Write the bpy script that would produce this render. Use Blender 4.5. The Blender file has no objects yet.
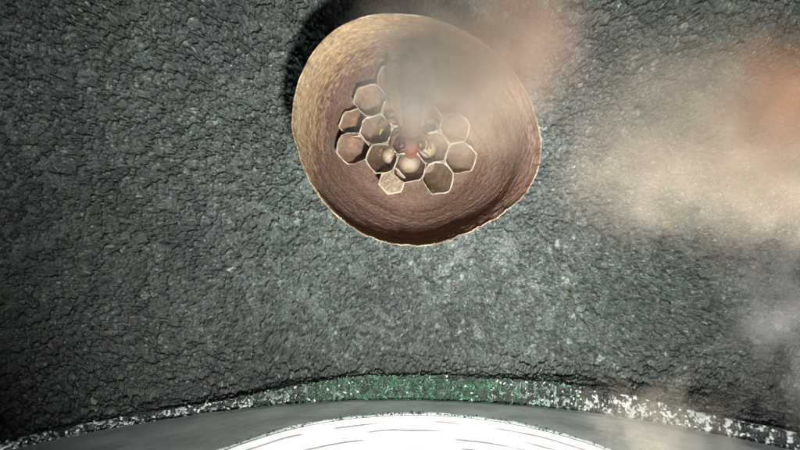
import bpy, bmesh, math, random
import numpy as np
from mathutils import Vector, Matrix, noise as mnoise

random.seed(7)
rng = np.random.default_rng(11)
MM = 0.001
scene = bpy.context.scene
C = scene.collection

# ------------------------------------------------------------------ camera
# The camera lies low in the nest box and looks straight up at its roof.
F_PX = 521.0                                   # focal length in photo pixels (800 wide)
cam_d = bpy.data.cameras.new('camera')
cam = bpy.data.objects.new('camera', cam_d); C.objects.link(cam)
cam.location = (0, 0, 0)
cam.rotation_euler = (math.pi, 0, 0)           # looks up (+Z); the picture's lower edge faces the front (+Y)
cam_d.sensor_width = 36.0
cam_d.lens = 36.0 * F_PX / 800.0
cam_d.clip_start = 0.002
cam_d.clip_end = 50.0
cam_d.dof.use_dof = True
cam_d.dof.focus_distance = 0.160
cam_d.dof.aperture_fstop = cam_d.lens / 1.6    # a 1.6 mm wide pupil
scene.camera = cam

# ------------------------------------------------------------------ light
world = bpy.data.worlds.new('World'); scene.world = world
world.use_nodes = True
bg = world.node_tree.nodes['Background']
bg.inputs['Color'].default_value = (0.93, 1.0, 0.98, 1)
bg.inputs['Strength'].default_value = 3.6      # pale overcast daylight outside the entrance

def area_light(name, loc, aim, size, power, color, spread=math.pi):
    d = bpy.data.lights.new(name, 'AREA'); d.shape = 'DISK'; d.size = size
    d.energy = power; d.color = color; d.spread = spread
    o = bpy.data.objects.new(name, d); C.objects.link(o)
    o.location = loc
    o.rotation_euler = (Vector(aim) - Vector(loc)).to_track_quat('-Z', 'Y').to_euler()
    return o
# the small lamp beside the lens
area_light('camera_lamp', (0.010, 0.029, 0.0), (0.022, -0.020, 0.177), 0.008, 0.20, (1.0, 0.97, 0.92), math.radians(98))
# the round entrance as a sampling portal for the daylight
portal = area_light('entrance_portal', (0.004, 0.066, 0.094), (0.004, -0.1, 0.094), 0.118, 1.0, (1, 1, 1))
portal.data.cycles.is_portal = True

scene.view_settings.view_transform = 'Standard'
scene.view_settings.look = 'None'
scene.view_settings.gamma = 1.0
scene.view_settings.exposure = 0.0
scene.render.engine = 'CYCLES'
scene.cycles.use_denoising = True
scene.cycles.max_bounces = 8

# ------------------------------------------------------------------ helpers
def P(px, py, z):
    """photo pixel + height in mm above the lens -> metres"""
    return Vector(((px - 400) / F_PX * z, (py - 225) / F_PX * z, z)) * MM

def mesh_obj(name, verts, faces, mat, parent=None, smooth=False, col=None, kind=None):
    me = bpy.data.meshes.new(name)
    if isinstance(verts, np.ndarray) and isinstance(faces, np.ndarray):
        nv, nf = len(verts), len(faces); k = faces.shape[1]
        me.vertices.add(nv); me.vertices.foreach_set('co', verts.astype(np.float32).ravel())
        me.loops.add(nf * k); me.loops.foreach_set('vertex_index', faces.astype(np.int32).ravel())
        me.polygons.add(nf); me.polygons.foreach_set('loop_start', np.arange(0, nf * k, k, dtype=np.int32))
        me.update(calc_edges=True)
    else:
        me.from_pydata([tuple(v) for v in verts], [], [tuple(f) for f in faces])
    if col is not None:
        a = me.color_attributes.new('Col', 'FLOAT_COLOR', 'POINT')
        c4 = np.ones((len(me.vertices), 4), np.float32); c4[:, :3] = np.asarray(col)
        a.data.foreach_set('color', c4.ravel())
    if smooth:
        me.polygons.foreach_set('use_smooth', np.ones(len(me.polygons), bool))
    me.materials.append(mat)
    me.validate()
    o = bpy.data.objects.new(name, me); C.objects.link(o)
    if parent: o.parent = parent
    if kind: o['kind'] = kind
    return o

def tag(o, label, cat, group=None):
    o['label'] = label; o['category'] = cat
    if group: o['group'] = group
    return o

def empty(name, loc=(0, 0, 0)):
    o = bpy.data.objects.new(name, None); C.objects.link(o); o.location = loc
    o.empty_display_size = 0.005
    return o

def grid_faces(nu, nv, wrap=False):
    """nu x nv vertices, index i*nv+j; wrap closes the first index"""
    i = np.arange(nu if wrap else nu - 1); j = np.arange(nv - 1)
    I, J = np.meshgrid(i, j, indexing='ij'); I2 = (I + 1) % nu
    return np.stack([I * nv + J, I2 * nv + J, I2 * nv + J + 1, I * nv + J + 1], -1).reshape(-1, 4)

def vnoise(nu, nv, cu, cv, seed, wrap=False):
    """smooth noise image nu x nv with cu x cv cells, about -1..1"""
    r = np.random.default_rng(seed)
    cu = max(1, int(cu)); cv = max(1, int(cv))
    g = r.uniform(-1, 1, (cu + 2, cv + 2))
    if wrap: g[cu:] = g[:2]
    x = np.linspace(0, cu, nu, endpoint=not wrap); y = np.linspace(0, cv, nv)
    xi = np.minimum(x.astype(int), cu); yi = np.minimum(y.astype(int), cv)
    fx = x - xi; fy = y - yi
    fx = fx * fx * (3 - 2 * fx); fy = fy * fy * (3 - 2 * fy)
    a = g[np.ix_(xi, yi)]; b = g[np.ix_(xi + 1, yi)]; c = g[np.ix_(xi, yi + 1)]; d = g[np.ix_(xi + 1, yi + 1)]
    fx = fx[:, None]; fy = fy[None, :]
    return (a * (1 - fx) + b * fx) * (1 - fy) + (c * (1 - fx) + d * fx) * fy

def material(name, color=None, rough=0.8, attr=False, spec=0.3, bump=0.0, bump_scale=1000.0,
             var=0.0, var_scale=300.0, sss=0.0, transl=0.0, coat=0.0):
    m = bpy.data.materials.new(name); m.use_nodes = True
    nt = m.node_tree; N = nt.nodes; L = nt.links
    b = N['Principled BSDF']
    b.inputs['Roughness'].default_value = rough
    b.inputs['Specular IOR Level'].default_value = spec
    if coat:
        b.inputs['Coat Weight'].default_value = coat; b.inputs['Coat Roughness'].default_value = 0.08
    if attr:
        src = N.new('ShaderNodeAttribute'); src.attribute_name = 'Col'; out = src.outputs['Color']
    else:
        src = N.new('ShaderNodeRGB'); src.outputs[0].default_value = (*color, 1); out = src.outputs[0]
    tc = N.new('ShaderNodeTexCoord')
    if var:
        nz = N.new('ShaderNodeTexNoise'); nz.inputs['Scale'].default_value = var_scale
        nz.inputs['Detail'].default_value = 5
        L.new(tc.outputs['Object'], nz.inputs['Vector'])
        mr = N.new('ShaderNodeMapRange'); mr.inputs['From Min'].default_value = 0.3; mr.inputs['From Max'].default_value = 0.7
        mr.inputs['To Min'].default_value = 1 - var; mr.inputs['To Max'].default_value = 1 + var
        L.new(nz.outputs['Fac'], mr.inputs['Value'])
        mx = N.new('ShaderNodeVectorMath'); mx.operation = 'SCALE'
        L.new(out, mx.inputs[0]); L.new(mr.outputs[0], mx.inputs['Scale']); out = mx.outputs[0]
    L.new(out, b.inputs['Base Color'])
    if sss:
        b.inputs['Subsurface Weight'].default_value = sss
        b.inputs['Subsurface Radius'].default_value = (1, 0.7, 0.5); b.inputs['Subsurface Scale'].default_value = 0.001
    if bump:
        nb = N.new('ShaderNodeTexNoise'); nb.inputs['Scale'].default_value = bump_scale; nb.inputs['Detail'].default_value = 4
        L.new(tc.outputs['Object'], nb.inputs['Vector'])
        bp = N.new('ShaderNodeBump'); bp.inputs['Strength'].default_value = bump; bp.inputs['Distance'].default_value = 0.0005
        L.new(nb.outputs['Fac'], bp.inputs['Height']); L.new(bp.outputs[0], b.inputs['Normal'])
    if transl:
        t = N.new('ShaderNodeBsdfTranslucent'); L.new(out, t.inputs['Color'])
        ms = N.new('ShaderNodeMixShader'); ms.inputs[0].default_value = transl
        L.new(b.outputs[0], ms.inputs[1]); L.new(t.outputs[0], ms.inputs[2])
        L.new(ms.outputs[0], N['Material Output'].inputs['Surface'])
    return m

M_wood = material('woodcrete', attr=True, rough=0.78, spec=0.45, bump=1.0, bump_scale=2200)
M_wall = material('woodcrete_plain', (0.06, 0.063, 0.062), rough=0.9, bump=1.0, bump_scale=300, var=0.4, var_scale=200)
M_floor = material('floor_pale', (0.34, 0.31, 0.27), rough=0.95, bump=0.8, bump_scale=250, var=0.3, var_scale=150)  # unseen floor, made pale to bounce daylight upwards
M_panel = material('panel_grey', (0.58, 0.64, 0.63), rough=0.6, spec=0.4, bump=0.25, bump_scale=420, var=0.07, var_scale=110)
M_tunnel = material('entrance_whitewash', attr=True, rough=0.7, bump=0.3, bump_scale=700)
M_grit = material('dark_grit', (0.05, 0.045, 0.045), rough=0.9)
M_paper = material('wasp_paper', attr=True, rough=0.85, spec=0.2, bump=0.4, bump_scale=1700, transl=0.06)
M_cell = material('comb_paper', attr=True, rough=0.8, spec=0.2, bump=0.25, bump_scale=1500, transl=0.12)
M_larva = material('larva_skin', (0.38, 0.32, 0.245), rough=0.22, spec=0.6, sss=0.35, coat=0.6)
M_larvahead = material('larva_head', (0.30, 0.17, 0.07), rough=0.3, spec=0.5)
M_hornet = material('hornet_shell', attr=True, rough=0.6, spec=0.2, bump=0.15, bump_scale=3000)
M_eye = material('hornet_eye', (0.035, 0.016, 0.012), rough=0.08, spec=0.8)
M_wing = material('hornet_wing', (0.16, 0.10, 0.05), rough=0.3, spec=0.5, transl=0.4)
M_moss = material('moss', attr=True, rough=0.6, transl=0.5)
M_chip = material('chip', attr=True, rough=0.7, spec=0.5)
M_splint = material('splinter', (0.36, 0.33, 0.27), rough=0.7, var=0.3, var_scale=800)
M_smudge = material('smudge', attr=True, rough=0.9, spec=0.1, transl=0.3)

# ------------------------------------------------------------------ the box
HZ = 177.0            # roof height above the lens, mm
XF, RX = 108.0, 32.0  # flat half width, fillet radius to the side walls
ARCH_R, ARCH_CZ = 142.0, 23.0        # arched front panel: top at z = 165

def front_y(x):       # the lip in front of the panel: thinner on one side
    t = np.clip((-np.asarray(x, float) - 8) / 56.0, 0, 1); t = t * t * (3 - 2 * t)
    t2 = np.clip((np.asarray(x, float) - 45) / 50.0, 0, 1); t2 = t2 * t2 * (3 - 2 * t2)
    return 49.0 + 5.0 * t + 3.0 * t2

def woodcrete_relief(U0, U1, V0, V1, step, dens, seed):
    r = np.random.default_rng(seed)
    nu = int((U1 - U0) / step) + 1; nv = int((V1 - V0) / step) + 1
    h = np.full((nu, nv), -1.15, np.float32)
    tint = np.ones((nu, nv), np.float32)
    hue = np.zeros((nu, nv), np.float32)
    n = int((U1 - U0) * (V1 - V0) * dens)
    cu = r.uniform(0, nu, n); cv = r.uniform(0, nv, n)
    lens = r.gamma(1.6, 0.15, n) + 0.20; lens[: n // 16] *= 2.3; wid = lens * r.uniform(0.45, 1.0, n)
    ang = r.uniform(0, math.pi, n); base = r.normal(-0.30, 0.26, n); tilt = r.normal(0, 0.30, (n, 2)); dome = np.where(r.uniform(size=n) < 0.6, r.uniform(0.5, 1.1, n), 0.12)
    tn = np.exp(r.normal(0, 0.15, n)); tn[r.uniform(size=n) < 0.03] *= 2.1
    hu = r.normal(0, 1, n)
    jag = r.normal(0, 0.22, (64, 64)).astype(np.float32)
    for k in range(n):
        R = int(lens[k] / step) + 1
        a0 = max(0, int(cu[k]) - R); a1 = min(nu, int(cu[k]) + R + 1)
        b0 = max(0, int(cv[k]) - R); b1 = min(nv, int(cv[k]) + R + 1)
        if a1 <= a0 or b1 <= b0: continue
        du = (np.arange(a0, a1) - cu[k])[:, None] * step; dv = (np.arange(b0, b1) - cv[k])[None, :] * step
        ca, sa = math.cos(ang[k]), math.sin(ang[k])
        p = (du * ca + dv * sa) / lens[k]; q = (dv * ca - du * sa) / wid[k]
        js = k % 20
        d = p * p + q * q + jag[js:js + a1 - a0, js:js + b1 - b0]
        hh = base[k] + tilt[k, 0] * p * lens[k] + tilt[k, 1] * q * wid[k] + dome[k] * wid[k] * (np.sqrt(np.clip(1 - d, 0, 1)) - 0.5)
        sub = h[a0:a1, b0:b1]
        m = (d < 1) & (hh > sub)
        sub[m] = hh[m]; tint[a0:a1, b0:b1][m] = tn[k]; hue[a0:a1, b0:b1][m] = hu[k]
    W, V = U1 - U0, V1 - V0
    h += 0.40 * vnoise(nu, nv, W / 14, V / 14, seed + 1) + 0.16 * vnoise(nu, nv, W / 4.5, V / 4.5, seed + 2)
    # crevices between the crumbs: broken, branching, of two sizes
    for cu_, cv_, dep, wd, off in ((10.0, 8.0, 3.6, 0.07, 0), (4.0, 3.2, 3.0, 0.17, 10), (2.0, 1.7, 1.6, 0.26, 20)):
        n1 = vnoise(nu, nv, W / cu_, V / cv_, seed + 40 + off) + 0.5 * vnoise(nu, nv, W / cu_ * 2.7, V / cv_ * 2.7, seed + 41 + off)
        n1 = n1 + 0.35 * vnoise(nu, nv, W / 0.9, V / 0.9, seed + 43 + off)
        mk = np.clip(0.50 + 2.2 * vnoise(nu, nv, W / (cu_ * 2.0), V / (cv_ * 2.0), seed + 42 + off), 0, 1)
        h -= dep * mk * np.exp(-(n1 / wd) ** 4)
    pit = vnoise(nu, nv, W / 3.2, V / 3.2, seed + 80) + 0.5 * vnoise(nu, nv, W / 1.3, V / 1.3, seed + 81)
    h -= 3.4 * np.clip((pit - 0.42) * 7.0, 0, 1)
    for sgn, sd_ in ((1, 90), (-1, 95)):                        # long slanting cracks in the crust
        ii, jj = np.meshgrid(np.arange(nu) * step, np.arange(nv) * step, indexing='ij')
        p_ = ii * 0.92 + sgn * jj * 0.38; q_ = jj * 0.92 - sgn * ii * 0.38
        tab = vnoise(420, 700, 60, 150, seed + sd_)
        pi_ = np.clip(((p_ + 90) / 560 * 419).astype(int), 0, 419); qi_ = np.clip(((q_ + 160) / 480 * 699).astype(int), 0, 699)
        cr = tab[pi_, qi_] + 0.30 * vnoise(nu, nv, W / 2.2, V / 2.2, seed + sd_ + 1) + 0.25 * vnoise(nu, nv, W / 0.9, V / 0.9, seed + sd_ + 2)
        mk = np.clip(-0.1 + 2.0 * vnoise(nu, nv, W / 16, V / 12, seed + sd_ + 3), 0, 1)
        h -= 3.0 * mk * np.exp(-(cr / 0.12) ** 4)
    h = np.maximum(h, -3.6 + 0.5 * vnoise(nu, nv, W / 0.8, V / 0.8, seed + 99))
    h += 0.12 * vnoise(nu, nv, W / 1.2, V / 1.2, seed + 3) + r.normal(0, 0.085, (nu, nv))
    big = vnoise(nu, nv, W / 40, V / 40, seed + 4) + 0.7 * vnoise(nu, nv, W / 13, V / 13, seed + 8) + 0.5 * vnoise(nu, nv, W / 5, V / 5, seed + 9)
    tint *= np.exp(0.20 * big + 0.30 * r.normal(size=(nu, nv)))
    spk = r.uniform(size=(nu, nv)); tint *= np.where(spk < 0.03, 2.5, np.where(spk > 0.97, 0.45, 1.0))   # mineral grains
    c = np.empty((nu, nv, 3), np.float32)
    g = vnoise(nu, nv, W / 30, V / 30, seed + 5)
    c[..., 0] = 0.120 * tint * (1 + 0.05 * hue)
    c[..., 1] = 0.140 * tint * (1 + 0.05 * g)
    c[..., 2] = 0.132 * tint * (1 - 0.03 * hue)
    return nu, nv, h, np.clip(c, 0.01, 0.7)

def profile_x(u):
    au = np.abs(u); s = np.sign(u); a = np.clip((au - XF) / RX, 0, math.pi / 2)
    L = XF + RX * math.pi / 2
    x = np.minimum(au, XF) + RX * np.sin(a)
    z = RX * (1 - np.cos(a)) + np.maximum(0, au - L)
    return s * x, z, s * -np.sin(a), -np.cos(a)       # x, drop, normal x, normal z (pointing inwards)

U0, U1, V0, V1, ST = -164.0, 164.0, -98.8, 100.0, 0.32
nu, nv, hgt, colr = woodcrete_relief(U0, U1, V0, V1, ST, 3.6, 21)
u = np.linspace(U0, U1, nu); v = np.linspace(V0, V1, nv)
x, dx, nxx, nxz = profile_x(u)
X = np.repeat(x[:, None], nv, 1)
rt = np.clip((np.abs(X - 15) - 50) / 80, 0, 1); RY = 7.0 + np.where(X < 15, 42.0, 18.0) * rt * rt * (3 - 2 * rt)   # the fillet widens towards the corners
YE = front_y(X) - RY                                   # where the fillet to the front wall starts
a = np.clip((v[None, :] - YE) / RY, 0, math.pi / 2)
Y = np.minimum(v[None, :], YE) + RY * np.sin(a)
DY = RY * (1 - np.cos(a)) + np.maximum(0, v[None, :] - YE - RY * math.pi / 2)
Z = HZ - dx[:, None] - DY
NX = nxx[:, None] * np.cos(a); NY = -np.sin(a) + 0 * X; NZ = nxz[:, None] * np.cos(a)
nl = np.sqrt(NX ** 2 + NY ** 2 + NZ ** 2) + 1e-6
# the wall around the arch is smoother than the roof
amp = (1.0 - 0.45 * np.clip(a / 1.5, 0, 1)) * 1.0
d = hgt * amp
verts = np.stack([X + NX / nl * d, Y + NY / nl * d, Z + NZ / nl * d], -1).reshape(-1, 3)
faces = grid_faces(nu, nv)[:, ::-1]
# leave the arched opening free
fc = verts[faces].mean(1)
fu = (faces[:, 0] // nv); fv = faces[:, 0] % nv
onwall = a[fu, fv] > 0.9
inside = (fc[:, 0] ** 2 + (fc[:, 2] - ARCH_CZ) ** 2) < (ARCH_R + 3.2) ** 2
faces = faces[~(onwall & inside)]
ceiling = mesh_obj('ceiling', verts * MM, faces, M_wood, col=colr.reshape(-1, 3), kind='structure')
ceil_h = lambda xx, yy: HZ - float(hgt[int(np.clip((xx - U0) / ST, 0, nu - 1)), int(np.clip((yy - V0) / ST, 0, nv - 1))])

def slab(name, x0, x1, y0, y1, z0, z1, mat, kind='structure'):
    vs = [(xx * MM, yy * MM, zz * MM) for xx in (x0, x1) for yy in (y0, y1) for zz in (z0, z1)]
    fs = [(0, 1, 3, 2), (4, 6, 7, 5), (0, 4, 5, 1), (2, 3, 7, 6), (0, 2, 6, 4), (1, 5, 7, 3)]
    return mesh_obj(name, vs, fs, mat, kind=kind)
slab('roof', -165, 165, -125, 61.5, 187, 200, M_wall)
slab('wall_left', -165, -147.5, -125, 61.5, -62, 186.9, M_wall)
slab('wall_right', 147.5, 165, -125, 61.5, -62, 186.9, M_wall)
slab('wall_back', -147.4, 147.4, -125, -104, -62, 186.9, M_wall)
slab('floor', -147.4, 147.4, -103.9, 61.5, -62, -55, M_floor)

# front wall: reveal of the arch (rough) and the sheet of wall around it
def arch_reveal():
    n_a, n_d = 2600, 70
    th = np.linspace(-1.35, 1.35, n_a)
    r = np.random.default_rng(5)
    A, D = np.meshgrid(th, np.linspace(0, 1, n_d), indexing='ij')
    xx = (ARCH_R + 3.2) * np.sin(A)
    y0 = front_y(xx) - 0.3
    yy = y0 + (61.0 - y0) * D
    n1 = vnoise(n_a, n_d, 330, 8, 3); n2 = vnoise(n_a, n_d, 700, 16, 4); n3 = vnoise(n_a, n_d, 1250, 34, 6)
    slow = vnoise(n_a, n_d, 60, 2, 14)
    crumb = n1 + 0.8 * n2 + 0.5 * n3 + 0.35 * slow
    hh = 0.9 * np.clip(crumb, -0.9, 1.1) + 0.5 * slow + r.normal(0, 0.06, (n_a, n_d))
    rr = ARCH_R + 3.7 - hh
    vs = np.stack([rr * np.sin(A), yy, ARCH_CZ + rr * np.cos(A)], -1).reshape(-1, 3)
    # daylight on raised crumbs painted white, green algae in patches, dark crumbs between
    crust = np.clip((crumb - 0.22) * 5, 0, 1)[..., None]
    mid = np.exp(-((xx - 6) / 48.0) ** 2)[..., None]
    gcr = np.clip((np.abs(n2 + 0.6 * n3) < 0.30).astype(float), 0, 1)[..., None] * np.clip((slow[..., None] + 0.9) * 2, 0, 1)
    dark = np.array([0.045, 0.05, 0.05]); daylit = np.array([0.66, 0.70, 0.70]); alga = np.array([0.08, 0.18, 0.115])
    cw = dark + (daylit - dark) * crust; cg = dark + (alga - dark) * gcr
    mixm = np.clip((mid - 0.5) * 1.6 + 0.5 + 0.7 * (slow + 0.6 * n1)[..., None] * (mid > 0.02) * (mid < 0.98), 0, 1)
    col = cw * (1 - mixm) + cg * mixm
    return mesh_obj('wall_front', vs * MM, grid_faces(n_a, n_d), M_chip, col=np.clip(col, 0, 0.85).reshape(-1, 3), kind='structure')
wall_front = arch_reveal()
def arch_sheet():
    n_a = 120; th = np.linspace(-1.4, 1.4, n_a); vs = []; fs = []
    for t in th:
        s, c = math.sin(t), math.cos(t)
        k = min(165 / max(abs(s), 1e-4), (200 - ARCH_CZ) / max(c, 1e-4)); k = max(k, ARCH_R + 6)
        for rr in (ARCH_R + 3.6, k):
            vs.append((rr * s * MM, 61.6 * MM, (ARCH_CZ + rr * c) * MM))
    for i in range(n_a - 1): fs.append((2 * i, 2 * i + 1, 2 * i + 3, 2 * i + 2))
    o = mesh_obj('outer_sheet', vs, fs, M_wall, parent=wall_front)
    sm = o.modifiers.new('solid', 'SOLIDIFY'); sm.thickness = 0.004; sm.offset = 1
    return o
arch_sheet()

# ------------------------------------------------------------------ arched front panel with the round entrance
HX, HZc, HR = 4.0, 93.8, 58.6
panel_root = empty('front_panel', (0, 0.0575, -0.054))
tag(panel_root, 'smooth grey arched front panel with a big white round entrance hole', 'panel')
def local(vs, root):
    l = np.array(root.location)
    return np.asarray(vs, float) * MM - l
def panel_board():
    n = 720; r = np.random.default_rng(8)
    out = []; inn = []
    rag = vnoise(n, 2, 170, 1, 4, True)[:, 0] * 0.30 + vnoise(n, 2, 60, 1, 9, True)[:, 0] * 0.35 + r.normal(0, 0.12, n)
    for i in range(n):
        t = 2 * math.pi * i / n; s, c = math.sin(t), math.cos(t)
        inn.append((HX + (HR + rag[i]) * s, HZc + (HR + rag[i]) * c))
        # ray from the hole's centre to the panel outline
        best = 1e9
        bq = HX * s + (HZc - ARCH_CZ) * c; cq = HX ** 2 + (HZc - ARCH_CZ) ** 2 - ARCH_R ** 2
        if HZc + (-bq + math.sqrt(bq * bq - cq)) * c > ARCH_CZ - 200:
            best = -bq + math.sqrt(bq * bq - cq)
        if s > 1e-6: best = min(best, (138 - HX) / s)
        if s < -1e-6: best = min(best, (-138 - HX) / s)
        if c < -1e-6: best = min(best, (-54 - HZc) / c)
        out.append((HX + best * s, HZc + best * c))
    K = 10; vs = []
    for i in range(n):
        ring = []
        for k in range(K):                      # inner face, slightly uneven
            f = (k / (K - 1)) ** 1.5
            px = inn[i][0] * (1 - f) + out[i][0] * f; pz = inn[i][1] * (1 - f) + out[i][1] * f
            y = 55.0 + 0.25 * mnoise.noise(Vector((px * .12, pz * .12, 0))) + (0.3 if k == K - 1 else 0)
            ring.append((px, y, pz))
        ring.append((out[i][0], 60.0, out[i][1]))
        di = math.hypot(inn[i][0] - HX, inn[i][1] - HZc); g = (HR + 2.5) / di
        ring.append((HX + (inn[i][0] - HX) * g, 60.0, HZc + (inn[i][1] - HZc) * g))
        g = (HR + 1.2) / di
        ring.append((HX + (inn[i][0] - HX) * g, 55.75, HZc + (inn[i][1] - HZc) * g))
        vs += ring
    m = K + 3; fs = []
    for i in range(n):
        j = (i + 1) % n
        for k in range(m):
            k2 = (k + 1) % m
            fs.append((i * m + k, i * m + k2, j * m + k2, j * m + k))
    return mesh_obj('board', local(vs, panel_root), fs, M_panel, parent=panel_root, smooth=False)
panel_board()
def entrance_tunnel():
    n, m = 520, 240; r = np.random.default_rng(14)
    depth = np.linspace(0, 18, m); th = np.linspace(0, 2 * math.pi, n, endpoint=False)
    A, D = np.meshgrid(th, depth, indexing='ij')
    rr = HR + 0.25 + 0 * A + D * 0.05
    for k, (pos, dep) in enumerate(((1.9, 2.6), (4.3, 2.2), (6.6, 2.6), (9.2, 2.2), (12.6, 2.6))):
        br = np.clip(0.35 + 1.3 * vnoise(n, 1, 40, 1, 30 + k, True), 0, 1)      # grooves that come and go
        wob = 0.18 * vnoise(n, 1, 50, 1, 40 + k, True)
        rr = rr + dep * br * np.exp(-((D - pos - wob) / 0.13) ** 2)
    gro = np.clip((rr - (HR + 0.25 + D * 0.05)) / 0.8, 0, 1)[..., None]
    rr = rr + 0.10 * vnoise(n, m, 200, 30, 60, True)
    tc_ = np.array([0.80, 0.80, 0.78]) * (1 - gro) + np.array([0.40, 0.38, 0.37]) * gro     # darker in the grooves
    vs = np.stack([HX + rr * np.sin(A), 55.9 + D, HZc + rr * np.cos(A)], -1).reshape(-1, 3)
    return mesh_obj('entrance_hole', local(vs, panel_root), grid_faces(n, m, True), M_tunnel, parent=panel_root, col=tc_.reshape(-1, 3))
tun = entrance_tunnel()
def rim_grit():
    r = np.random.default_rng(6); vs = []; fs = []
    for k in range(420):
        t = r.normal(0, 0.75); rr_ = HR + r.normal(0.1, 0.22)
        c0 = np.array([HX + rr_ * math.sin(t), 55.0 + r.uniform(-0.15, 0.5), HZc + rr_ * math.cos(t)])
        sz = r.uniform(0.10, 0.34); b = len(vs); o = r.normal(size=(4, 3)); 
        o = o / np.linalg.norm(o, axis=1)[:, None] * sz * np.array([1.5, 1, 1])
        vs += [c0 + q for q in o]; fs += [(b, b + 1, b + 2), (b, b + 2, b + 3), (b, b + 3, b + 1), (b + 1, b + 3, b + 2)]
    mesh_obj('rim_grit', local(vs, panel_root), np.array(fs), M_grit, parent=panel_root, kind='stuff')
rim_grit()
tun['label'] = 'white ribbed lining of the round entrance'

# chips and moss along the gap above the panel
def gap_chips():
    r = np.random.default_rng(3); vs = []; fs = []; cs = []
    for k in range(700):
        th = r.uniform(-0.80, 0.80)
        xx = ARCH_R * math.sin(th)
        mid = math.exp(-((xx - 6) / 34.0) ** 2)
        if r.uniform() < 0.9 * mid: continue
        y0 = float(front_y(xx)); yy = r.uniform(y0 - 0.5, 59.0)
        rad = ARCH_R + 3.6 - abs(r.normal(0, 0.75))
        c0 = np.array([rad * math.sin(th), yy, ARCH_CZ + rad * math.cos(th)])
        L, Wd, T = r.uniform(0.4, 1.2), r.uniform(0.3, 0.8), r.uniform(0.15, 0.5)
        Rm = np.array(Matrix.Rotation(r.uniform(0, 6.28), 3, Vector(r.normal(size=3)).normalized()))
        b = len(vs)
        for sx, sy, sz in ((-1, -1, -1), (1, -.6, -1), (.7, 1, -1), (-.8, .8, -1), (-.8, -.7, 1), (.9, -.8, 1), (.8, .7, 1), (-1, 1, 1)):
            vs.append(c0 + Rm @ (np.array([sx * L, sy * Wd, sz * T]) * 0.5 * r.uniform(0.8, 1.2)))
        for f in ((0, 3, 2, 1), (4, 5, 6, 7), (0, 1, 5, 4), (1, 2, 6, 5), (2, 3, 7, 6), (3, 0, 4, 7)):
            fs.append([b + i for i in f])
        t = r.choice([0.85, 0.5, 0.05], p=[.5, .12, .38])
        cs += [(t * .96, t, t * .98)] * 8
    return mesh_obj('woodcrete_chips', np.array(vs) * MM, np.array(fs), M_chip, parent=wall_front, col=cs, kind='stuff')
gap_chips()
def gap_moss():
    r = np.random.default_rng(9); vs = []; fs = []; cs = []
    for k in range(1900):
        xx = r.normal(6, 27)
        if abs(xx - 6) > 68: continue
        th = math.asin(xx / ARCH_R)
        y0 = float(front_y(xx)); yy = r.uniform(y0 - 0.9, 57.5)
        rad = ARCH_R + 3.3 - abs(r.normal(0, 0.6))
        p = np.array([rad * math.sin(th), yy, ARCH_CZ + rad * math.cos(th)])
        dirv = r.normal(size=3); dirv[2] -= 0.9; dirv /= np.linalg.norm(dirv)
        side = np.cross(dirv, r.normal(size=3)); side /= np.linalg.norm(side)
        L = r.uniform(0.35, 0.9); w = r.uniform(0.10, 0.24); b = len(vs)
        bend = r.normal(0, 0.30, 3)
        for s, ww in ((0, .6), (.35, 1), (.7, .8), (1, .1)):
            q = p + dirv * L * s + bend * s * s
            vs += [q - side * w * ww, q + side * w * ww]
        fs += [(b + 2 * i, b + 2 * i + 1, b + 2 * i + 3, b + 2 * i + 2) for i in range(3)]
        t = math.exp(r.normal(0, 0.4))
        t *= 0.45 + 1.6 * max(0, mnoise.noise(Vector((xx * 0.35, yy * 0.35, 2))) + 0.35)
        cs += [(0.24 * t, 0.52 * t, 0.32 * t)] * 8
    o = mesh_obj('moss', np.array(vs) * MM, np.array(fs), M_moss, col=np.clip(cs, 0, .9), kind='stuff')
    o['label'] = 'bright green moss growing in the gap above the grey panel'; o['category'] = 'moss'
gap_moss()

# pale splinters, straws and grains stuck in the roof
def roof_bits():
    r = np.random.default_rng(17)
    spots = [(178, 372, 26, 40), (657, 289, 3, 0), (672, 150, 14, 60), (668, 168, 10, 110), (120, 255, 9, 30), (575, 318, 6, 75), (565, 325, 7, 100),
             (30, 352, 22, 62), (232, 90, 5, 10), (140, 330, 7, 120), (610, 335, 5, 20), (250, 300, 7, 150), (205, 165, 5, 70), (590, 255, 5, 15),
             (75, 130, 6, 95), (480, 330, 6, 45), (640, 45, 5, 100), (455, 292, 5, 10), (330, 318, 6, 130), (715, 240, 5, 40)]
    for px, py, ln, an in spots:
        xx = (px - 400) / F_PX * HZ; yy = (py - 225) / F_PX * HZ
        dirn = Vector((math.cos(math.radians(an)), math.sin(math.radians(an)), 0))
        L = ln / F_PX * HZ; w = 0.42 if ln > 4 else 0.75
        e0 = Vector((xx, yy, 0)) - dirn * L / 2; e1 = Vector((xx, yy, 0)) + dirn * L / 2
        sd = Vector((-dirn.y, dirn.x, 0)); vs = []
        drop = float(profile_x(np.array([xx]))[1][0]); low = min(ceil_h(xx, yy), ceil_h(e0.x, e0.y), ceil_h(e1.x, e1.y))
        for k in range(5):
            p = e0.lerp(e1, k / 4); ww = w * (0.35, .9, 1, .8, .2)[k] * r.uniform(.8, 1.15)
            zz = low - drop - 0.15 + 0.25 * abs(k - 2)
            for s, t in ((-1, 0.2), (0, -0.25), (1, 0.2), (0, 0.5)):
                q = p + sd * ww * s * .5; vs.append((q.x * MM, q.y * MM, (zz + t * ww) * MM))
        fs = [(4 * k + i, 4 * k + (i + 1) % 4, 4 * k + 4 + (i + 1) % 4, 4 * k + 4 + i) for k in range(4) for i in range(4)]
        fs += [(3, 2, 1, 0), (16, 17, 18, 19)]
        mesh_obj('wood_splinter' if ln > 4 else 'pale_grain', vs, fs, M_splint, parent=ceiling)
roof_bits()

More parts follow.
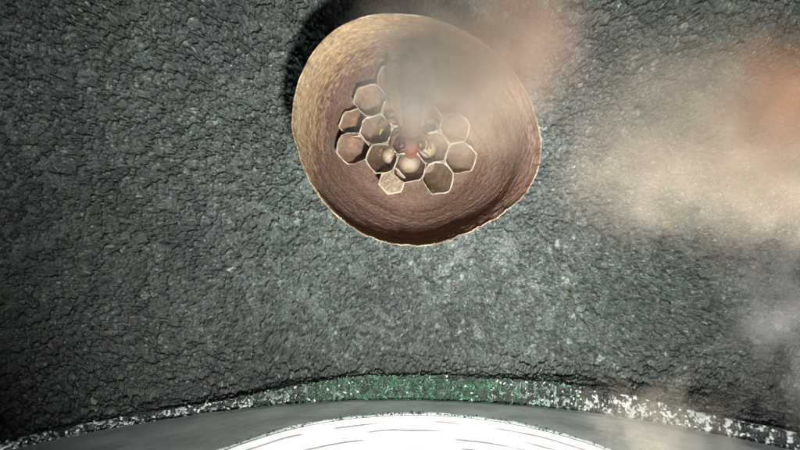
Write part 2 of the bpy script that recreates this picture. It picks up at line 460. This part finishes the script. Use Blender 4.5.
# ------------------------------------------------------------------ hornet nest
ZR = 132.0
RIM = [(292,130),(293,108),(298,85),(307,63),(319,45),(334,31),(350,22),(368,16),(388,14),(410,15),(430,18),(452,26),(470,35),(487,46),(501,58),(513,72),(522,86),
       (529,98),(534,112),(538,126),(541,142),(540,157),(537,171),(532,183),(524,195),(512,206),(498,216),(480,226),(460,235),(440,242),(420,245),(398,244),
       (380,240),(360,232),(343,221),(330,209),(318,195),(307,175),(299,153)]
rim = np.array([[(p - 400) / F_PX * ZR, (q - 225) / F_PX * ZR] for p, q in RIM])
rc = np.array([3.8, -24.0])
NT = 640
ang = np.arctan2(rim[:, 1] - rc[1], rim[:, 0] - rc[0]); rad = np.hypot(*(rim - rc).T)
o_ = np.argsort(ang); ang, rad = ang[o_], rad[o_]
th = np.linspace(-math.pi, math.pi, NT, endpoint=False)
Rth = np.interp(th, np.r_[ang - 2 * math.pi, ang, ang + 2 * math.pi], np.r_[rad, rad, rad])
kern = np.hanning(15); kern /= kern.sum()
Rth = np.convolve(np.r_[Rth[-20:], Rth, Rth[:20]], kern, 'same')[20:-20]
nest = empty('hornet_nest', (rc[0] * MM, rc[1] * MM, 0.1765))
tag(nest, 'round brown paper hornet nest hanging open from the rough grey roof', 'nest')

def envelope():
    ns = 170
    prof_s = np.array([0, .08, .2, .35, .5, .62, .74, .84, .92, 1.0])
    prof_r = np.array([1, .985, .965, .93, .87, .78, .65, .48, .30, .06])
    prof_z = np.array([ZR, 134.5, 139, 146, 153, 159, 164.5, 168.5, 171.2, 172.5])
    s = np.linspace(0, 1, ns)
    k = np.interp(s, prof_s, prof_r); z = np.interp(s, prof_s, prof_z)
    k = np.convolve(np.pad(k, 6, mode='edge'), np.ones(13) / 13, 'valid'); k[0] = 1.0
    z = np.convolve(np.pad(z, 6, mode='reflect', reflect_type='odd'), np.ones(13) / 13, 'valid')
    T, S = np.meshgrid(th, s, indexing='ij')
    blend = np.clip(s * 1.6, 0, 1)[None, :]
    Rm = Rth.mean()
    # pulp is laid in strips that run round the cup: streaks drift slowly along theta
    drift = 0.035 * np.sin(T * 2 + 1.0) + 0.02 * np.sin(T * 5) + 0.02 * vnoise(NT, ns, 9, 3, 77, True)
    def streak(freq, cells, seed):
        tab = vnoise(NT, 700, cells, freq, seed, True)
        idx = np.clip(((S + drift + 0.15) / 1.3 * 699).astype(int), 0, 699)
        return np.take_along_axis(tab, idx, 1)
    s1, s2, s3 = streak(26, 7, 1), streak(60, 16, 2), streak(120, 44, 3)
    grain = vnoise(NT, ns, 210, 100, 5, True); fine = rng.normal(0, 1, (NT, ns))
    big = vnoise(NT, ns, 9, 5, 6, True)
    disp = 0.09 * s1 + 0.06 * s2 + 0.07 * s3 + 0.11 * grain + 0.05 * fine + 0.6 * big
    disp *= np.clip(S * 10, 0.12, 1)
    rag = 0.6 * vnoise(NT, 1, 150, 1, 8, True) + 0.8 * vnoise(NT, 1, 46, 1, 12, True) + 0.35 * rng.normal(0, 1, (NT, 1))
    Rr = (Rth[:, None] * (1 - blend) + Rm * blend) * k[None, :] - disp
    Zz = z[None, :] + (rag * 0.55) * np.clip(1 - S * 14, 0, 1)
    Rr = Rr + (rag * 0.25) * np.clip(1 - S * 14, 0, 1)
    inner = np.stack([rc[0] + Rr * np.cos(T), rc[1] + Rr * np.sin(T), Zz], -1)
    thick = 0.17 + 0.7 * np.clip(S * 4 - 0.3, 0, 1)
    Ro = Rr + disp * 1.0 + thick * np.cos(np.clip(S, 0, 1) * 1.2)
    Zo = Zz + thick * np.sin(np.clip(S, 0, 1) * 1.3)
    outer = np.stack([rc[0] + Ro * np.cos(T), rc[1] + Ro * np.sin(T), np.minimum(Zo, 178)], -1)
    allv = np.concatenate([inner[:, ::-1], outer], 1)          # deep inner -> rim -> outer -> roof
    m = allv.shape[1]
    # colours: brown, grey and rusty pulp strips, tan for the lit band
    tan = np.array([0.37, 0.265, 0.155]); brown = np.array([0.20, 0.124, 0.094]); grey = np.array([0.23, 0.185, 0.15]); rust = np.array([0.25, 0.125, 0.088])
    mixb = np.clip(0.32 + 0.45 * s2 + 0.4 * s3, 0, 1)[..., None]
    col = brown * (0.9 + 0.25 * s1 + 0.15 * big)[..., None]
    col = col * (1 - 0.4 * mixb) + grey * 0.4 * mixb
    # lit band along the back and one side of the mouth, painted tan
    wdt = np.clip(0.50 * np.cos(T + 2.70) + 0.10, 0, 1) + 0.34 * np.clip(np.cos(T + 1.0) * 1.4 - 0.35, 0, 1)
    lit_band = np.clip((wdt - S + 0.16 * big + 0.05 * s1 + 0.03 * s2 + 0.09 * grain) * 4.5, 0, 1)[..., None]
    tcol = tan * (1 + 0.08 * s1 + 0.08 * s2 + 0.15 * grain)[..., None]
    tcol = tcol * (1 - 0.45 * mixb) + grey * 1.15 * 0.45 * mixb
    col = col * (1 - lit_band) + tcol * lit_band
    down = np.clip(np.sin(T) * 1.3 - 0.1, 0, 1)[..., None] * np.clip(1 - S * 2.2, 0, 1)[..., None]
    col = col * (1 - 0.6 * down) + (rust * (0.8 + 0.5 * mixb)) * 0.6 * down
    col *= (1 + 0.22 * grain + 0.10 * fine)[..., None]
    dots = (rng.uniform(size=(NT, ns)) < 0.012)
    col[dots] *= 0.4
    edge = np.clip(1 - S * 160, 0, 1)[..., None]
    col = col * (1 - edge) + np.array([0.40, 0.31, 0.21]) * np.exp(0.7 * vnoise(NT, 1, 60, 1, 91, True))[..., None] * edge
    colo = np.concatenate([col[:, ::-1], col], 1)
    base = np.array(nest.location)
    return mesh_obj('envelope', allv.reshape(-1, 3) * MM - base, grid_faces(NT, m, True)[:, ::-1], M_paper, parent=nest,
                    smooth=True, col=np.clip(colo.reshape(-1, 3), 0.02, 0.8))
envelope()

# comb: hexagonal cells on a lattice read from the visible ones, spreading from the stalk
A_ = np.array([6.0, 29.5]); B_ = np.array([28.5, 9.6]); CB = np.array([375.0, 129.0])
PED = np.array([3.4, -27.5])                                   # stalk axis, mm
LAT = {'A': (-1, 0), 'B': (0, 0), 'C': (0, -1), 'D': (1, -1), 'E': (1, 0), 'F': (1, 1), 'G': (2, 0), 'H': (1, 2), 'I': (0, 3), 'J': (-1, 3),
       'K': (0, 2), 'L': (-1, 1), 'M': (-2, 1), 'Q': (0, 1), 'N': (-1, 2), 'O': (-2, 2), 'S': (-3, 2)}
def cell_frame(ij):
    i, j = ij
    c = CB + A_ * i + B_ * j
    zm = 148.5
    for _ in range(3):
        m = np.array([(c[0] - 400) / F_PX * zm, (c[1] - 225) / F_PX * zm])
        zm = 147.0 + 5.0 * (np.hypot(*(m - PED)) / 20.0) ** 2
    return np.array([m[0], m[1], zm])
comb = None
def comb_base():
    n = 36; vs = []; fs = []
    prof = [(3.2, 177.5), (2.0, 174.0), (2.4, 171.5), (7.0, 170.0), (12.0, 169.0), (12.5, 167.5), (7.0, 167.0), (0.3, 166.8)]
    for i in range(n):
        t = 2 * math.pi * i / n
        for r_, z_ in prof: vs.append((PED[0] + r_ * math.cos(t), PED[1] + r_ * math.sin(t), z_))
    m = len(prof)
    for i in range(n):
        for k in range(m - 1): fs.append((i * m + k, i * m + k + 1, ((i + 1) % n) * m + k + 1, ((i + 1) % n) * m + k))
    return mesh_obj('comb', np.array(vs) * MM - np.array(nest.location), fs, M_cell, parent=nest, smooth=True,
                    col=np.tile([[0.24, 0.17, 0.12]], (len(vs), 1)))
comb = comb_base()
hex0 = math.atan2(A_[1], A_[0])                                # neighbour direction; corners 30 degrees off
PITCH_PX = 29.8
CELLS = {}
def warp(p):                                                   # neighbouring cells share their crooked walls
    w = Vector((p[0] * 0.16, p[1] * 0.16, p[2] * 0.05)); w2 = w * 2.6
    return np.array([0.55 * mnoise.noise(w) + 0.32 * mnoise.noise(w2), 0.55 * mnoise.noise(w + Vector((31, 7, 3))) + 0.32 * mnoise.noise(w2 + Vector((5, 9, 1)))])
def build_cell(key, ij, seed):
    r = np.random.default_rng(seed)
    m = cell_frame(ij)
    if key == 'G': m[:2] += (0.8, -0.9)
    b = np.array([PED[0] + (m[0] - PED[0]) * 0.58, PED[1] + (m[1] - PED[1]) * 0.58, 167.6])
    ap = PITCH_PX / F_PX * m[2] / 2 * (0.86 if key == 'G' else 1.003)   # apothem at the mouth
    axis = m - b; CELLS[key] = (m, b, ap)
    short = {'G': 0.70, 'C': 0.75, 'S': 0.6, 'R': 0.8}.get(key, 1.0)
    nper, nl = 48, 14
    rows = []; cols = []
    wall = 0.12
    lip = 0.55 * vnoise(nper, 1, 9, 1, seed + 3, True)[:, 0] + 0.12 * r.normal(size=nper)
    def ring(f, inset, row_lip):
        out = []
        cen = b + axis * f
        apx = ap * (0.60 + 0.40 * min(1, f + 0.12))
        for q in range(nper):
            t = hex0 + 2 * math.pi * q / nper
            loc = ((t - hex0 + math.pi / 6) % (math.pi / 3)) - math.pi / 6
            rr = apx / math.cos(loc)
            rr = rr * 0.66 + apx * 1.045 * 0.34 - inset           # softly rounded hexagon
            out.append((cen[0] + rr * math.cos(t), cen[1] + rr * math.sin(t), cen[2] - (lip[q] if row_lip else 0)))
        return out
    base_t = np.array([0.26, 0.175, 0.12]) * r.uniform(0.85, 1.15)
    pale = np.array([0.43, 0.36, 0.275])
    dk = lambda f: base_t * (1 + 0.1 * r.normal())
    seqs = []
    for k in range(nl): seqs.append((k / (nl - 1) * short, 0.02, k == nl - 1, k))
    for f, ins, lp, k in seqs:                                   # outside, bottom to mouth
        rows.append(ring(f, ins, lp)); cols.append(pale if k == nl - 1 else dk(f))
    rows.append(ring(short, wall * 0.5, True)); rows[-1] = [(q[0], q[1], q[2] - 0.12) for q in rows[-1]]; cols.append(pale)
    for k in range(nl - 1, -1, -1):                              # inside, mouth to bottom
        f = k / (nl - 1) * short
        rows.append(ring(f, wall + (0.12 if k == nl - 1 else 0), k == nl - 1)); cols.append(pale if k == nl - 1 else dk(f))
    cen = b + axis * 0.02
    for shrink in (0.6, 0.2):                                    # rounded cell bottom
        last = np.array(rows[2 * nl])
        rr = [tuple(np.array([cen[0], cen[1], 0]) + (np.array(q) - np.array([cen[0], cen[1], 0])) * np.array([shrink, shrink, 1]) + np.array([0, 0, 0.9 * (1 - shrink)])) for q in last]
        rows.append(rr); cols.append(dk(0))
    vs = np.array(rows).transpose(1, 0, 2)
    nr = vs.shape[1]
    cs = np.zeros((nper, nr, 3))
    for k in range(nr): cs[:, k] = cols[k]
    cs *= np.exp(0.10 * r.normal(size=(nper, nr, 1)))
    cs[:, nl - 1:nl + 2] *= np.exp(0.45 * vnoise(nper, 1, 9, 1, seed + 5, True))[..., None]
    jit = 0.05 * r.normal(size=vs.shape); jit[:, 2 * nl + 1:] = 0
    vs = vs + jit
    vs = vs.reshape(-1, 3)
    for q_ in vs: q_[:2] += warp(q_)
    fs = [tuple(f) for f in grid_faces(nper, nr, True)[:, ::-1]]
    fs.append([q * nr + nr - 1 for q in range(nper)])
    o = mesh_obj('cell', vs * MM - np.array(nest.location), fs, M_cell, parent=comb, smooth=True, col=np.clip(cs.reshape(-1, 3), .02, .85))
    return o
for n_, (key, ij) in enumerate(LAT.items()):
    build_cell(key, ij, 100 + n_ * 7)
def cell_cap():
    m, b, ap = CELLS['G']; r = np.random.default_rng(2)
    vs = []; fs = []; cs = []; nper, nr = 40, 9
    cen = b + (m - b) * 0.80; cen[:2] += warp(cen); apx = ap * 0.93
    for q in range(nper):
        t = hex0 + 2 * math.pi * q / nper
        loc = ((t - hex0 + math.pi / 6) % (math.pi / 3)) - math.pi / 6
        for k in range(nr):
            f = 1 - k / (nr - 1)
            rr = apx / math.cos(loc) * f * (1.0 if f < 1 else 1.06) + 0.02
            vs.append((cen[0] + rr * math.cos(t), cen[1] + rr * math.sin(t), cen[2] - 0.4 - 1.0 * (1 - f * f) + 0.10 * r.normal()))
            cs.append(np.array([0.25, 0.195, 0.14]) * math.exp(0.28 * r.normal()) if f < 1 else (0.55, 0.46, 0.35))
    fs = [tuple(f) for f in grid_faces(nper, nr, True)]
    o = mesh_obj('cell_cap', np.array(vs) * MM - np.array(nest.location), fs, M_cell, parent=comb, smooth=True, col=np.clip(cs, .02, .9))
    o['label'] = 'buff papery cap closing the smallest cell'
cell_cap()

# larvae in three of the cells
def larva(key, t, rad_mm, label):
    m, b, ap = CELLS[key]
    ax = (m - b) / np.linalg.norm(m - b)
    zax = Vector(ax)                                             # towards the mouth
    top = b + (m - b) * t
    root = empty('hornet_larva', tuple(b * MM))
    tag(root, label, 'larva', 'larvae in the comb cells')
    q = zax.to_track_quat('Z', 'Y').to_matrix()
    n = 40; prof = []
    L = np.linalg.norm(top - b)
    segs = 46
    for k in range(segs + 1):
        f = k / segs
        zz = -0.2 + f * L
        dome = math.sqrt(max(0, 1 - max(0, (f - 0.42) / 0.58) ** 2.2))
        rr = rad_mm * dome * (0.80 + 0.2 * min(1, f * 2.5)) * (1 - 0.045 * (0.5 + 0.5 * math.cos(f * L / 1.35 * 2 * math.pi)) * (1 if f < 0.85 else 0))
        prof.append((max(rr, 0.02), zz))
    vs = []
    for i in range(n):
        a_ = 2 * math.pi * i / n
        for rr, zz in prof: vs.append(tuple(q @ Vector((rr * math.cos(a_), rr * 0.95 * math.sin(a_), zz)) * MM))
    mm_ = len(prof)
    fs = [tuple(f) for f in grid_faces(n, mm_, True)]
    mesh_obj('body', vs, fs, M_larva, parent=root, smooth=True)
    # small head plate with two dark jaw tips near the top of the dome
    hd = []; hf = []
    nn, mmm = 16, 7
    for i in range(nn):
        a_ = 2 * math.pi * i / nn
        for k in range(mmm):
            e = k / (mmm - 1) * math.pi / 2
            p = Vector((0.75 * math.cos(e) * math.cos(a_) , 0.6 * math.cos(e) * math.sin(a_) + rad_mm * 0.30, L * 0.955 - 0.25 + 0.42 * math.sin(e)))
            hd.append(tuple(q @ p * MM))
    hf = [tuple(f) for f in grid_faces(nn, mmm, True)]
    mesh_obj('head', hd, hf, M_larvahead, parent=root, smooth=True)
larva('E', 0.55, 3.0, 'pearly grub in the cell just above the buff capped cell')
larva('F', 0.62, 3.6, 'pearly grub in the cell right under the hornet jaws')
larva('K', 0.72, 3.7, 'yellowish pearly grub filling the cell beside the hornet head')

# ------------------------------------------------------------------ the queen on the comb
def ellipsoid(bm, c, r, rot=None, seg=20, rings=14):
    g = bmesh.ops.create_uvsphere(bm, u_segments=seg, v_segments=rings, radius=1.0)
    M = Matrix.Translation(Vector(c)) @ (rot.to_4x4() if rot else Matrix.Identity(4)) @ Matrix.Diagonal((*r, 1))
    bmesh.ops.transform(bm, matrix=M, verts=g['verts'])
def limb(bm, pts, rads):
    for i in range(len(pts) - 1):
        p, q = Vector(pts[i]), Vector(pts[i + 1]); dv = q - p
        n = max(2, int(dv.length / 0.22))
        for k in range(n + 1):
            f = k / n; rr = rads[i] * (1 - f) + rads[i + 1] * f
            g = bmesh.ops.create_icosphere(bm, subdivisions=1, radius=rr)
            bmesh.ops.translate(bm, verts=g['verts'], vec=p + dv * f)
queen = empty('hornet_queen', tuple(P(412, 120, 146)))
tag(queen, 'dark hornet with orange jaws clinging to the comb cells', 'hornet')
q0 = Vector(P(411, 145, 142)) * 1000            # head centre, mm
qdir = Vector((0.02, -1, 0)).normalized()       # towards the tail
def Q(xs, back, up):                            # body coordinates, mm: side, towards the tail, towards the lens
    return q0 + Vector((xs, 0, 0)) + qdir * back + Vector((0, 0, -up))
def queen_body():
    bm = bmesh.new()
    tilt = Matrix.Rotation(math.radians(-28), 3, 'X')
    ellipsoid(bm, Q(0, 0, 0), (4.1, 2.3, 2.4), tilt)
    ellipsoid(bm, Q(0, -1.3, 0.3), (2.0, 1.7, 1.7), tilt)          # clypeus
    limb(bm, [Q(-1.0, -2.2, 0.2), Q(-0.9, -3.0, 0.1), Q(-0.2, -3.5, 0.0)], [.7, .6, .35])   # mandibles
    limb(bm, [Q(1.0, -2.2, 0.2), Q(0.9, -3.0, 0.1), Q(0.2, -3.5, 0.0)], [.7, .6, .35])
    limb(bm, [Q(0, 1.5, 0), Q(0, 3.2, 0.2)], [1.0, 1.2])
    ellipsoid(bm, Q(0, 6.4, 0.6), (3.7, 4.6, 3.3))                 # thorax
    ellipsoid(bm, Q(0, 4.0, 0.9), (3.3, 2.2, 2.6))
    limb(bm, [Q(0, 10.3, 0.2), Q(0, 11.8, 0)], [1.2, 1.0])
    for bk, rr, up in ((13.4, 3.3, 0.2), (15.6, 4.2, 0.3), (18.2, 4.4, 0.0), (20.8, 3.9, -0.8), (23.2, 2.9, -1.9), (25.4, 1.6, -3.0)):
        ellipsoid(bm, Q(0.02, bk, up), (rr, 1.9, rr * 0.86))
    for s in (-1, 1):                                              # antennae and legs
        limb(bm, [Q(0.7 * s, -1.0, 1.9), Q(2.4 * s, -1.6, 2.2), Q(4.3 * s, -2.6, 0.6), Q(5.6 * s, -3.6, -1.2)], [.30, .26, .26, .2])
        limb(bm, [Q(2.2 * s, 4.2, -1.2), Q(4.8 * s, 2.0, 0.2), Q(5.6 * s, -0.8, -2.8), Q(5.0 * s, -2.2, -4.2)], [.75, .62, .4, .25])
        limb(bm, [Q(2.6 * s, 6.2, -1.2), Q(5.9 * s, 6.6, 0.6), Q(8.0 * s, 5.0, -2.6), Q(8.8 * s, 3.6, -4.4)], [.75, .62, .4, .25])
        limb(bm, [Q(2.6 * s, 8.4, -1.2), Q(5.6 * s, 11.0, 0.8), Q(8.0 * s, 13.6, -3.0), Q(8.6 * s, 15.6, -4.8)], [.8, .65, .42, .25])
    me = bpy.data.meshes.new('tmp'); bm.to_mesh(me); bm.free()
    tmp = bpy.data.objects.new('tmp', me); C.objects.link(tmp)
    rm = tmp.modifiers.new('r', 'REMESH'); rm.mode = 'VOXEL'; rm.voxel_size = 0.17
    sm = tmp.modifiers.new('s', 'SMOOTH'); sm.factor = 0.5; sm.iterations = 3
    dg = bpy.context.evaluated_depsgraph_get()
    ev = bpy.data.meshes.new_from_object(tmp.evaluated_get(dg))
    n = len(ev.vertices); co = np.empty(n * 3); ev.vertices.foreach_get('co', co); co = co.reshape(-1, 3)
    fs = [tuple(p.vertices) for p in ev.polygons]
    bpy.data.objects.remove(tmp)
    rel = co - np.array(q0); back = -rel[:, 1]; side = np.abs(rel[:, 0]); up = -rel[:, 2]
    col = np.tile([[0.045, 0.028, 0.022]], (n, 1))
    hd = back < 2.4
    col[hd] = (0.075, 0.036, 0.027)
    face = (back < -0.9) & (side < 2.6); col[face] = (0.12, 0.048, 0.03)
    leg = (side > 4.4); col[leg] = (0.10, 0.055, 0.03); col[leg & (up < -2.4)] = (0.38, 0.26, 0.08)
    ab = (back > 12) & (side < 4.5)
    ph = (back - 12.0) / 2.5; fr = ph - np.floor(ph)
    col[ab & (fr > 0.88)] = (0.14, 0.085, 0.035); col[ab & (back > 20) & (back < 21.8)] = (0.15, 0.085, 0.035)
    o = mesh_obj('body', co * MM - np.array(queen.location), fs, M_hornet, parent=queen, smooth=True, col=col)
queen_body()
def small_ellipsoid(name, c, r, rot, mat):
    bm = bmesh.new(); ellipsoid(bm, (0, 0, 0), r, rot, 24, 16)
    vs = [tuple((v.co + c) * MM - queen.location) for v in bm.verts]; fs = [tuple(v.index for v in f.verts) for f in bm.faces]
    bm.free(); return mesh_obj(name, vs, fs, mat, parent=queen, smooth=True)
for s in (-1, 1):
    small_ellipsoid('eye', Q(2.35 * s, -0.45, 1.15), (1.5, 1.05, 1.7), Matrix.Rotation(math.radians(-30), 3, 'X') @ Matrix.Rotation(math.radians(24 * s), 3, 'Z'), M_eye)
def wing(s):
    n = 26; top = []; bot = []
    root = Q(2.6 * s, 4.6, 3.0); tip = Q(6.4 * s, 23.0, 1.2)
    ax = tip - root; sd = Vector((s, 0.22, 0.35)).normalized()
    vs = []; fs = []
    for k in range(n):
        f = k / (n - 1); w = 0.5 + 3.4 * math.sin(min(1, f * 1.02) * math.pi) ** 0.7 * (0.45 + 0.55 * f)
        p = root + ax * f
        for j, g in enumerate((-0.35, 0, 0.33, 0.65)):
            fold = 0.35 * math.sin(j * 2.2 + f * 3) * (1 - f * .5)
            vs.append(tuple((p + sd * w * g + Vector((0, 0, -0.15 * fold))) * MM - queen.location))
    for k in range(n - 1):
        for j in range(3): fs.append((k * 4 + j, k * 4 + j + 1, k * 4 + 5 + j, k * 4 + 4 + j))
    o = mesh_obj('wing', vs, fs, M_wing, parent=queen, smooth=True)
    md = o.modifiers.new('solid', 'SOLIDIFY'); md.thickness = 0.00006
wing(-1); wing(1)

# ------------------------------------------------------------------ lens smudges, imitated by fibre veils added in front of the lens
def wisp(name, clumps, threads, label, seed):
    r = np.random.default_rng(seed); vs = []; fs = []; cs = []
    def fibre(pts, rad, c):
        b = len(vs)
        for i, p in enumerate(pts):
            t = pts[min(i + 1, len(pts) - 1)] - pts[max(i - 1, 0)]; t /= np.linalg.norm(t) + 1e-9
            s1 = np.cross(t, [0.3, 0.5, 0.81]); s1 /= np.linalg.norm(s1) + 1e-9; s2 = np.cross(t, s1)
            for k in range(3):
                a_ = k * 2.0944; vs.append(p + rad * (s1 * math.cos(a_) + s2 * math.sin(a_))); cs.append(c)
        for i in range(len(pts) - 1):
            for k in range(3): fs.append((b + 3 * i + k, b + 3 * i + (k + 1) % 3, b + 3 * i + 3 + (k + 1) % 3, b + 3 * i + 3 + k))
    for (px, py, z, sx, sy, sz, n, c) in clumps:
        cen = np.array(P(px, py, z)) * 1000; sg = np.array([sx, sy, sz])
        for _ in range(n):
            p0 = cen + np.clip(r.normal(size=3), -2.2, 2.2) * sg
            dv = r.normal(size=3); dv /= np.linalg.norm(dv); bend = r.normal(size=3) * 0.6; L = r.uniform(1.6, 4.4)
            pts = []
            for k in range(7):
                f = k / 6 - 0.5; pts.append(p0 + dv * L * f + bend * L * f * f * 1.2)
            cc = np.array(c) * math.exp(r.normal(0, 0.25))
            fibre(pts, r.uniform(0.006, 0.0105), cc)
    for e0, e1 in threads:
        e0 = np.array(e0) * 1000; e1 = np.array(e1) * 1000
        pts = [e0 + (e1 - e0) * k / 12 + np.array([0, 0, 2.0 * math.sin(k / 12 * math.pi)]) for k in range(13)]
        fibre(pts, 0.008, (0.1, 0.1, 0.1))
    o = mesh_obj(name, np.array(vs) * MM, np.array(fs), M_smudge, col=cs)
    tag(o, label, 'smudge')
    return o
G1 = (0.25, 0.215, 0.172); G2 = (0.36, 0.20, 0.115); G3 = (0.27, 0.25, 0.225)
ZW = 27.0
wisp('smudge_veil',
     [(718, 125, ZW, 3.2, 2.5, 1.0, 1250, G1), (778, 106, ZW, 1.1, 1.4, 1.0, 480, G2), (640, 165, ZW, 1.7, 1.5, 1.0, 280, G1), (775, 180, ZW, 1.7, 1.4, 1.0, 480, G1)],
     [(P(718, 128, ZW), P(700, 60, 178)), (P(775, 100, ZW), P(815, 130, 170)), (P(775, 175, ZW), P(805, 230, 170))],
     'blurred tan lens smudge with a rusty brown core, added as fibres beside the nest', 31)
ZW = 31.0
wisp('smudge_veil',
     [(472, 54, ZW, 2.5, 2.0, 1.0, 1800, G1), (418, 74, ZW, 1.5, 1.7, 1.0, 1000, G3), (525, 35, ZW, 1.3, 1.7, 1.0, 650, (0.36, 0.25, 0.20)), (465, 105, ZW, 1.9, 1.3, 1.0, 480, G1)],
     [(P(470, 40, ZW), P(452, 26, 132.3)), (P(525, 45, ZW), P(560, 20, 177)), (P(418, 85, ZW), P(410, 15, 132.3))],
     'blurred pale lens smudge added as fibres across the mouth of the paper nest', 37)
wisp('smudge_veil',
     [(650, 428, ZW, 1.7, 1.0, 1.0, 80, (0.17, 0.155, 0.125)), (788, 320, ZW, 1.5, 2.3, 1.0, 150, (0.125, 0.12, 0.12))],
     [(P(655, 425, ZW), P(620, 402, 165)), (P(785, 320, ZW), P(810, 330, 160)), (P(655, 425, ZW), P(785, 320, ZW))],
     'thin blurred lens smudge added as fibres in front of the grey arched panel edge', 41)
